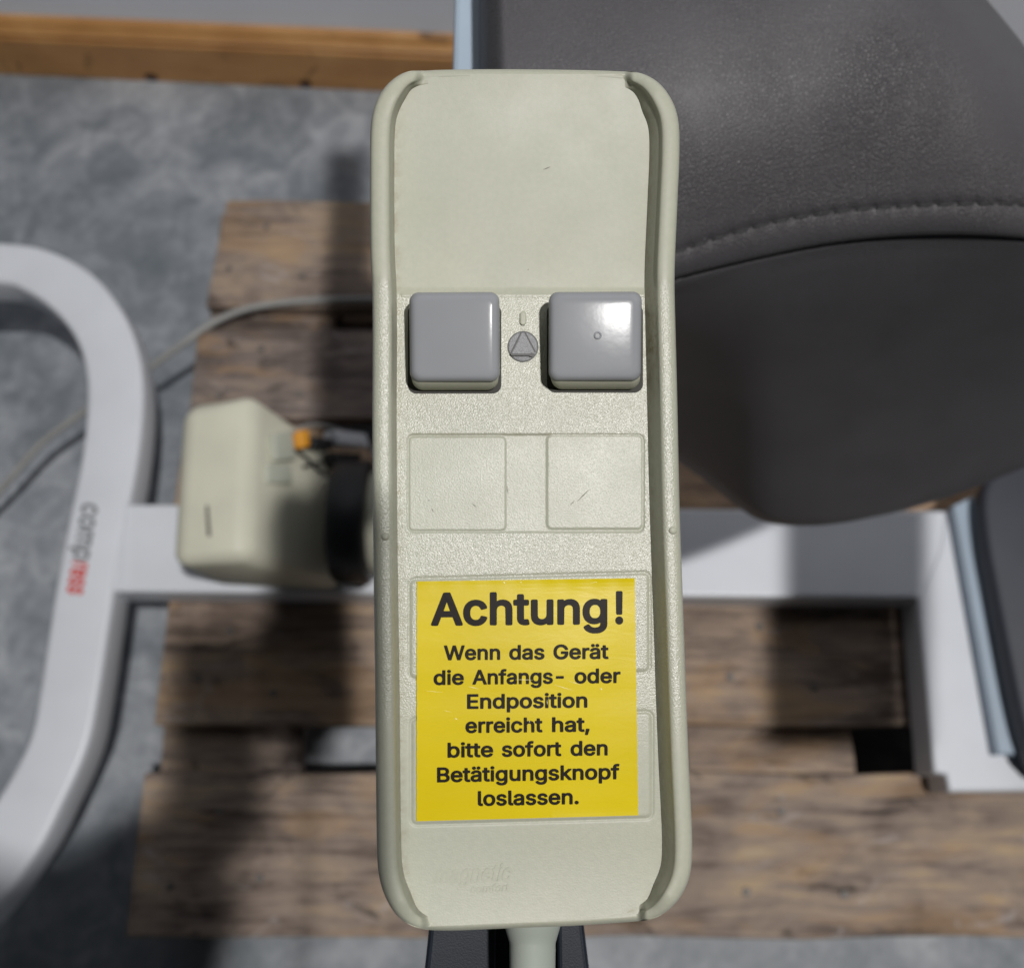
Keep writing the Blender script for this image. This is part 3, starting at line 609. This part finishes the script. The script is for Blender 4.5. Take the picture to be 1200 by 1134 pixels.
me = bpy.data.meshes.new('shell'); 
fl = [tuple(f) for f in faces.tolist()]; fl.append(tuple(range(NP)))
me.from_pydata(V.tolist(), [], fl); me.update(); fixn(me)
def fattr(me, name, arr):
    a = me.attributes.new(name, 'FLOAT', 'POINT'); a.data.foreach_set('value', np.asarray(arr, dtype=np.float32))
Ra = np.concatenate(R)
modes = np.repeat([p[2] for p in prof], NP); hs_ = np.repeat([p[1] for p in prof], NP)
grain = sstep(322,338,Ra[:,1])*(1-.8*sstep(800,900,Ra[:,1]))*np.where((modes <= 1) & (hs_ > -8), 1, .15)
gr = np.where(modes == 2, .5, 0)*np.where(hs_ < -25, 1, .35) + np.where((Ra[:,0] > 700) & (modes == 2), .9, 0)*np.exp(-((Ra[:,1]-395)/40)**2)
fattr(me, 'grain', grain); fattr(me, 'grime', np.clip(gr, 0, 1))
hput('housing', me, M_SHELL)
# ---- face plate as a fine height field
def rbox(x, y, x0, x1, y0, y1, r):
    cx, cy = (x0+x1)/2, (y0+y1)/2
    qx = np.abs(x-cx)-((x1-x0)/2-r); qy = np.abs(y-cy)-((y1-y0)/2-r)
    return np.hypot(np.maximum(qx,0), np.maximum(qy,0))+np.minimum(np.maximum(qx,qy),0)-r
lft = P[P[:,0] < 560]; rgt = P[P[:,0] > 700]
lft = lft[np.argsort(lft[:,1])]; rgt = rgt[np.argsort(rgt[:,1])]
ny, nx = 860, 285
vN = np.linspace(0, 1, ny); yn = 87.0+vN*(1083-87.0)
Lx = np.interp(yn, lft[:,1], lft[:,0])+7; Rx = np.interp(yn, rgt[:,1], rgt[:,0])-7
un = np.linspace(0, 1, nx)
X = Lx[:,None]+(Rx-Lx)[:,None]*un[None,:]
Bc = 1085.0-(X-503)*.041
Y = 87.0+vN[:,None]*(Bc-87.0)
Hf = hface(X, Y)
def cover(d, dep, w_=1.3): return dep*(1-sstep(-w_, w_, d))
# upper blank covers: shared sunk frame with two raised squares
frame = rbox(X, Y, 477.5, 754.5, 509, 623.5, 7)
Hf -= cover(frame, 1.7)
sk = (X-617)*.004
for (x0,x1,y0,y1) in ((479,592.5,511.5,621.5),(641,753,510,619.5)):
    Hf += cover(rbox(X, Y, x0, x1, y0, y1, 6), 1.4)
# lower covers, mostly hidden by the sticker
for (x0,x1,y0,y1) in ((480,761,675,791),(482,764,838,962)):
    yy = Y+(X-617)*.028
    d = rbox(X, yy, x0, x1, y0, y1, 7)
    Hf += -1.4*np.exp(-(d/2.0)**2) + cover(d, .8)
# crease at the top of the grained area
Hf += .9*np.exp(-((Y-346-(X-617)*.0)/2.2)**2)*((X > 470) & (X < 756))
Hf += .35*np.sin(X*.021+1)*np.sin(Y*.017)
V = Hn(X, Y, Hf).reshape(-1, 3)
idx = np.arange(ny*nx).reshape(ny, nx)
fc = np.stack([idx[:-1,:-1], idx[1:,:-1], idx[1:,1:], idx[:-1,1:]], -1).reshape(-1, 4)
me = bpy.data.meshes.new('face')
me.vertices.add(len(V)); me.vertices.foreach_set('co', V.astype(np.float32).ravel())
me.loops.add(fc.size); me.loops.foreach_set('vertex_index', fc.ravel().astype(np.int32))
me.polygons.add(len(fc)); me.polygons.foreach_set('loop_start', np.arange(0, fc.size, 4, dtype=np.int32)); me.polygons.foreach_set('loop_total', np.full(len(fc), 4, np.int32))
me.update(calc_edges=True); me.validate()
grain = (.25+.75*sstep(338,350,Y))*(1-.78*sstep(770,905,Y))
grain *= 1-.45*(frame < 0)*1.0
grain = np.where((Y < 345), .12, grain)
wall_d = np.minimum(X-Lx[:,None], Rx[:,None]-X)
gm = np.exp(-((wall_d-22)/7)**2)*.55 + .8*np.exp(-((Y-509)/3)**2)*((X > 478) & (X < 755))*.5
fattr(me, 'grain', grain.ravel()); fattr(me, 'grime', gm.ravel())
face = hput('face_plate', me, M_SHELL)
# ---- push buttons
def dens(pts, n=10, m=9):     # extra points on the four straight sides
    out = []
    for c in range(4):
        blk = pts[c*(n+1):(c+1)*(n+1)]; out += blk; a, b = blk[-1], pts[((c+1) % 4)*(n+1)]
        for k in range(1, m):
            t = k/m
            out.append(a.lerp(b, t) if isinstance(a, Vector) else (a[0].lerp(b[0], t), a[1]*(1-t)+b[1]*t, a[2]*(1-t)+b[2]*t))
    return out
def rr(x0, x1, y0, y1, r, h, n=10):
    pts = []
    for cx, cy, a0 in ((x1-r,y0+r,-90),(x1-r,y1-r,0),(x0+r,y1-r,90),(x0+r,y0+r,180)):
        for k in range(n+1):
            a = math.radians(a0+90*k/n); pts.append(H(cx+r*math.cos(a), cy+r*math.sin(a), h))
    return dens(pts)
def rr2(x0, x1, y0, y1, r, h, n=10):
    pts = []
    for cx, cy, a0 in ((x1-r,y0+r,-90),(x1-r,y1-r,0),(x0+r,y1-r,90),(x0+r,y0+r,180)):
        for k in range(n+1):
            a = math.radians(a0+90*k/n); pts.append((H(cx+r*math.cos(a), cy+r*math.sin(a), h), cx+r*math.cos(a), cy+r*math.sin(a)))
    return dens(pts)
H3 = H(617, 585, 1)-H(617, 585, 0)
def hface1(x, y): return float(hface(np.array(x, float), np.array(y, float)))
def button(x0, x1, y0, y1, tilt, mark, label):
    fh = -38
    g = hput('button_opening', loft([rr(x0-2, x1+2, y0+13, y1+14, 10, fh-2), rr(x0-2, x1+2, y0+13, y1+14, 10, fh+1.9)], True, False, True), M_GAP, None, False)
    sk_ = loft([rr(x0+4, x1-2, y0+14, y1+11, 14, fh-3), rr(x0+3, x1-1.5, y0+10, y1+9.5, 12, fh+10), rr(x0+1.5, x1-1, y0+5, y1+3, 11, -6), rr(x0+3, x1-3, y0+5, y1-3, 11, -1)], True, True, True)
    cap = []; xc_, yc_ = (x0+x1)/2, (y0+y1)/2
    for ins, h, r in ((2.5,-6,9),(.2,-5.5,11),(0,0,11),(.5,5,11),(1.8,8.6,11),(3.8,10.8,11),(5.6,11.9,10),(7.6,12.4,9),(10,12.6,8),(14,12.65,7),(20,12.65,6),(27,12.65,5),(34,12.65,4),(41,12.65,3),(47,12.65,2)):
        cap.append([p+H3*(.095*(yc_-yy_)+.025*(xx_-xc_)-.0003*((xx_-xc_)**2+(yy_-yc_)**2)*(h > 0)) for p, xx_, yy_ in rr2(x0+ins, x1-ins, y0+ins, y1-ins, max(1.0, r-ins*.25), h)] if h > -5.6 else rr(x0+ins, x1-ins, y0+ins, y1-ins, max(1.0, r-ins*.25), h))
    c = hput('button', loft(cap, True, True, True), M_BTN)
    c['label'] = label
    s = hput('button_skirt', sk_, M_SHELL, c)
    if mark:
        cx, cy = 700.5, 393
        rings = []
        for k in range(25):
            a = 2*PI*k/24
            rings.append([H(cx+(3.6+1.0*math.cos(b))*math.cos(a), cy+(3.6+1.0*math.cos(b))*math.sin(a), 13.3+1.0*math.sin(b)) for b in [2*PI*q/8 for q in range(8)]])
        hput('mould_mark', loft(rings, True), M_BTN, c)
    return c
button(480, 585.5, 343.5, 447, 0, False, 'left blue-grey square push button')
button(643, 751.5, 343, 446, 0, True, 'right blue-grey square push button with a small round mould mark')
# ---- oval mark and disc with triangle between the buttons
def pill(cx, cy, w_, l_, h0, h1, n=10):
    f = lambda g, h: [H(cx+g*w_*math.cos(a), cy+(l_-w_)*(1 if math.sin(a) >= 0 else -1)+g*w_*math.sin(a), h) for a in [2*PI*(k+.5)/(2*n) for k in range(2*n)]]
    return loft([f(1, h0), f(1, h1-.7), f(.8, h1), f(.4, h1+.1)], True, False, True)
hput('zero_mark', pill(613, 373, 3.8, 8.2, -38, -34.2), M_SHELL)
def ringmesh(cx, cy, r0, r1, h, n=48):
    return loft([[H(cx+r*math.cos(2*PI*k/n), cy+r*math.sin(2*PI*k/n), h) for k in range(n)] for r in (r0, r1)], True)
hd = -36.6
disc = hput('symbol_disc', loft([[H(613+r*math.cos(2*PI*k/48), 406+r*math.sin(2*PI*k/48), h) for k in range(48)] for r, h in ((17.4,-39),(17.4,hd+.9),(16.8,hd+1.3),(8,hd+1.3))], True, False, True), M_SYM)
hput('disc_rim', ringmesh(613, 406, 16.6, 18.0, hd+1.55), M_SYMD, disc, False)
tri = [(610.6,389.6),(615.6,389.6),(628.6,414.6),(624.8,416.6),(602.0,416.6),(598.6,414.6)]
tr_me = loft([[H(x, y, hd+1.2) for x, y in tri], [H(613+(x-613)*.97, 405+(y-405)*.97, hd+3.0) for x, y in tri], [H(613+(x-613)*.80, 404+(y-404)*.80, hd+3.9) for x, y in tri]], True, False, True)
hput('triangle', tr_me, M_SYM, disc, False)
bar = [(598.0,414.8),(600,414.2),(621,414.3),(622.5,413.2),(625.4,414.0),(625.8,416.6),(624.0,418.2),(621.2,417.8),(620.5,416.9),(599.5,416.9)]
hput('dark_bar', mesh('bar', [H(x, y, hd+4.3) for x, y in bar], [tuple(range(len(bar)))]), M_SYMD, disc, False)
for (xa,ya,xb,yb) in ((611,389.5,598.4,415),(615.4,389.5,627.5,412.5)):
    d = Vector((xb-xa, yb-ya)).normalized(); n_ = Vector((-d.y, d.x))*.75
    hput('triangle_edge', mesh('e', [H(xa+n_.x,ya+n_.y,hd+4.2),H(xb+n_.x,yb+n_.y,hd+4.2),H(xb-n_.x,yb-n_.y,hd+4.2),H(xa-n_.x,ya-n_.y,hd+4.2)], [(0,1,2,3)]), M_SYMD, disc, False)
for y in (624, 628):    # moulding pips on the rails
    pass
for cx, cy in ((451.5, 628.5), (788.5, 621.5)):
    hput('moulding_pip', loft([[H(cx+r*math.cos(2*PI*k/18), cy+r*math.sin(2*PI*k/18), h) for k in range(18)] for r, h in ((5,-1),(4.4,1.0),(3,1.9),(1,2.2))], True, False, True), M_SHELL)
# ---- yellow warning sticker with its print
def hs(x, y): return hface1(x, y)+2.3
SQ = [(488.5,681.0),(743.8,677.2),(748.0,955.0),(488.0,962.0)]
def bil(u, v):
    a, b, c, d = SQ; return ((a[0]*(1-u)+b[0]*u)*(1-v)+(d[0]*(1-u)+c[0]*u)*v, (a[1]*(1-u)+b[1]*u)*(1-v)+(d[1]*(1-u)+c[1]*u)*v)
def grid(off, e):
    g = []
    for j in range(61):
        for i in range(61):
            x, y = bil(i/60, j/60)
            x += (617-x)*e; y += (818-y)*e
            if i in (0,60): x += .25*math.sin(j*1.7)
            g.append(H(x, y, -34.6+off+.22*math.sin(x*.05+y*.031)+.02*math.sin(y*.21)+.5*sst(i, j)+ridge(y)))
    return g
def ridge(y): return -.25*math.exp(-((y-815)/14)**2)
def sst(i, j): return 2.6*math.exp(-j/1.6)*(.35+.65*sstep(20, 50, np.array(float(i))))*(1+.25*math.sin(i*.9)) + .9*math.exp(-(60-j)/1.2)*(i > 36)*.6
gv = grid(.45, 0); gb = grid(-.35, 0)
fcs = [(j*61+i, (j+1)*61+i, (j+1)*61+i+1, j*61+i+1) for j in range(60) for i in range(60)]
bd = [i for i in range(61)]+[j*61+60 for j in range(1,61)]+[60*61+i for i in range(59,-1,-1)]+[j*61 for j in range(59,0,-1)]
fcs2 = fcs+[(bd[k], bd[(k+1)%len(bd)], bd[(k+1)%len(bd)]+3721, bd[k]+3721) for k in range(len(bd))]
stick = hput('warning_sticker', fixn(mesh('st', gv+gb, fcs2)), M_STICK, None, False)
stick['label'] = 'yellow warning sticker with black German text'
lines = [([('Achtung',505,711.8),('!',721,730.3)],733.3,731.4,39.2),
 ([('Wenn',520.1,586.2),('das',596.7,638.2),('Gerät',648.5,713.3)],773.6,772.0,17.6),
 ([('die',508,543.7),('Anfangs-',553.5,660.8),('oder',673.2,727.3)],802.6,800.2,17.6),
 ([('Endposition',547.2,688.4)],830.6,829,17.6),
 ([('erreicht',545.3,635.9),('hat,',646.8,691.1)],858.8,857.2,17.8),
 ([('bitte',524.3,578),('sofort',588,658),('den',668.5,712.2)],887.6,884.9,17.8),
 ([('Betätigungsknopf',512,726.2)],916.6,912.8,17.8),
 ([('loslassen.',559.8,678.3)],944.2,942.0,17.8)]
for words, yl, yr, cap in lines:
    V = []; T_ = []
    xa, xb = words[0][1], words[-1][2]
    for t_, x0, x1 in words:
        v2, t2 = tess(fitword(t_, x0, x1, cap)); b = len(V)
        V += [H(x, yl+(yr-yl)*(x-xa)/(xb-xa)-y, -34.6+.45+.30+.22*math.sin(x*.05+(yl-y)*.031)+.02*math.sin((yl-y)*.21)+ridge(yl-y)) for x, y in v2]
        T_ += [tuple(b+i for i in q) for q in t2]
    hput('text_line', fixn(mesh('txt', V, T_)), M_INK, stick, False)
# wear scratches on the print
for (x0,y0,x1,y1,wd_) in ((603,796,626,796.5,.5),(648,801.5,672,809,.45),(548,804,562,807,.5),(641,819,641.5,826,.6),(703,806,706,808,1.1),(590,681,592,684,1.0),(610,680,611,683,.8),(639,679,640,682,.9),(533,841,536,843,1.2),(520,832,529,834,.35),(497,809,520,811,.3),(620,844,621,846,.9),(690,683,722,679.5,.5),(664,797,684,803,.35)):
    d = Vector((x1-x0, y1-y0)).normalized(); n_ = Vector((-d.y, d.x))*wd_*.5
    hh = -34.6+.45+.75
    hput('scratch', mesh('sc', [H(x0,y0,hh),H((x0+x1)/2+n_.x,(y0+y1)/2+n_.y,hh),H(x1,y1,hh),H((x0+x1)/2-n_.x,(y0+y1)/2-n_.y,hh)], [(0,1,2,3)]), M_SCR, stick, False)
# ---- raised maker's lettering near the lower end
def raised(text, x0, x1, yb0, yb1, cap, shear, hh):
    V, T_ = tess([[(p[0]+p[1]*shear, p[1]) for p in L] for L in fitword(text, x0, x1, cap)]); n0 = len(V)
    def q(x, y, h): yy = yb0+(yb1-yb0)*(x-x0)/(x1-x0)-y; return H(x, yy, hface1(x, yy)+h)
    VV = [q(x, y, hh) for x, y in V]
    F_ = list(T_)
    loops = fitword(text, x0, x1, cap)
    for L in loops:
        L = [(p[0]+p[1]*shear, p[1]) for p in L]; b = len(VV); n = len(L)
        VV += [q(x, y, hh) for x, y in L]+[q(x, y, -.5) for x, y in L]
        F_ += [(b+k, b+(k+1) % n, b+n+(k+1) % n, b+n+k) for k in range(n)]
    hput('raised_lettering', fixn(mesh('rl', VV, F_)), M_SHELL, face, False)
raised('magnetic', 508, 598, 1035, 1032, 21, .25, .62)
raised('comfort', 551, 596, 1046, 1044, 9.5, .2, .5)
# ---- strain relief and cord leaving the lower end
def cone_y(pts):   # (py, halfwidth px, cx, h)
    return loft([[H(cx+r*math.cos(a), py, h+r*math.sin(a)) for a in [2*PI*k/28 for k in range(28)]] for py, r, cx, h in pts], True, True, True)
hput('strain_relief', cone_y([(1060,36,624,-84),(1086,32.5,624,-84),(1096,29.5,624,-84),(1104,27.3,624,-84),(1108,27,624,-84),(1113,27.2,624,-84),(1116,27,624,-84),(1160,26.5,624,-84),(1240,24,624,-86),(1246,18,624,-86)]), M_RELIEF)
hput('cord', cone_y([(1240,15,624,-86),(1400,15,622,-90),(1800,15,610,-120),(2400,15,590,-260)]), M_CABLE)

# ================================================================ CONTROL HOLDER
hold = empty('control_holder', CM @ Vector((0, -.10, -.232)), 'black plastic holder behind the lower end of the hand control', 'holder')
hold.rotation_euler = cam.rotation_euler
def holdput(name, top, h0, h1, bev=.0012):
    W_ = wmat(HC)
    me = hexa([W_ @ H(x, y, h1) for x, y in top], [W_ @ H(x, y, h0) for x, y in top], bev, 3)
    return put(name, me, M_NAVY, hold)
holdput('side_flange', [(512,1000),(581,1000),(580,1190),(492,1190)], -330, -190)
holdput('side_flange', [(651,1000),(674,1000),(697,1190),(654,1190)], -330, -190)
holdput('back_plate', [(560,1002),(660,1002),(664,1188),(570,1188)], -328, -270)

# the phone that takes the picture and the sleeve of the arm that holds it (above and behind the lens)
ph = put('smartphone', hexa([CM @ Vector(p) for p in ((-.045,.035,.016),(.033,.035,.016),(.033,-.125,.016),(-.045,-.125,.016))], [CM @ Vector(p) for p in ((-.045,.035,.008),(.033,.035,.008),(.033,-.125,.008),(-.045,-.125,.008))], .003, 2), M_BLACK)
tag(ph, 'black smartphone held flat above the hand control, just outside the picture', 'phone')
arm = put('jacket_sleeve', tube(catmull([(-.02,-.13,1.18),(-.04,-.20,1.22),(-.08,-.245,1.26),(-.18,-.27,1.27),(-.32,-.29,1.27),(-.50,-.30,1.27)], 6), lambda t: .045+.11*min(1,t*1.6), 18), M_PAD, None, True)
tag(arm, 'dark sleeve of the arm that holds the phone, just outside the picture', 'sleeve')
LAMP = Vector((0.84, -0.42, 4.1))
def up(px, py, z0, z1): p = Pz(px, py, z0); return p+(LAMP-p)*((z1-z0)/(LAMP.z-z0))
put('shadow_slab', hexa([up(893,560,.144,.96),up(1052,560,.144,.96),up(1052,872,.144,.96),up(895,872,.144,.96)], [up(893,560,.144,.96)-Vector((0,0,.05)),up(1052,560,.144,.96)-Vector((0,0,.05)),up(1052,872,.144,.96)-Vector((0,0,.05)),up(895,872,.144,.96)-Vector((0,0,.05))], .012, 3), M_PAD, couch)  # unseen slab, added only to cast the shadow on crossbar and pallet

# fine scratches in the moulded face
M_HAIR = simple('dull_scratch', (.20,.19,.15), .6)
for (x0,y0,x1,y1,wd_) in ((636,199,646,195,.8),(676,588,692,572,1.1),(668,592,674,586,.8),(552,588,560,596,.5),(594,566,596,580,.5),(505,594,509,601,.5)):
    d = Vector((x1-x0, y1-y0)).normalized(); n_ = Vector((-d.y, d.x))*wd_*.5
    hh = [hface1(x0, y0)+1.0, hface1(x1, y1)+1.0]
    if y0 > 500 and y0 < 640: hh = [-35.6, -35.6]
    hput('scratch', mesh('sc', [H(x0,y0,hh[0]),H((x0+x1)/2+n_.x,(y0+y1)/2+n_.y,sum(hh)/2),H(x1,y1,hh[1]),H((x0+x1)/2-n_.x,(y0+y1)/2-n_.y,sum(hh)/2)], [(0,1,2,3)]), M_HAIR, face, False)
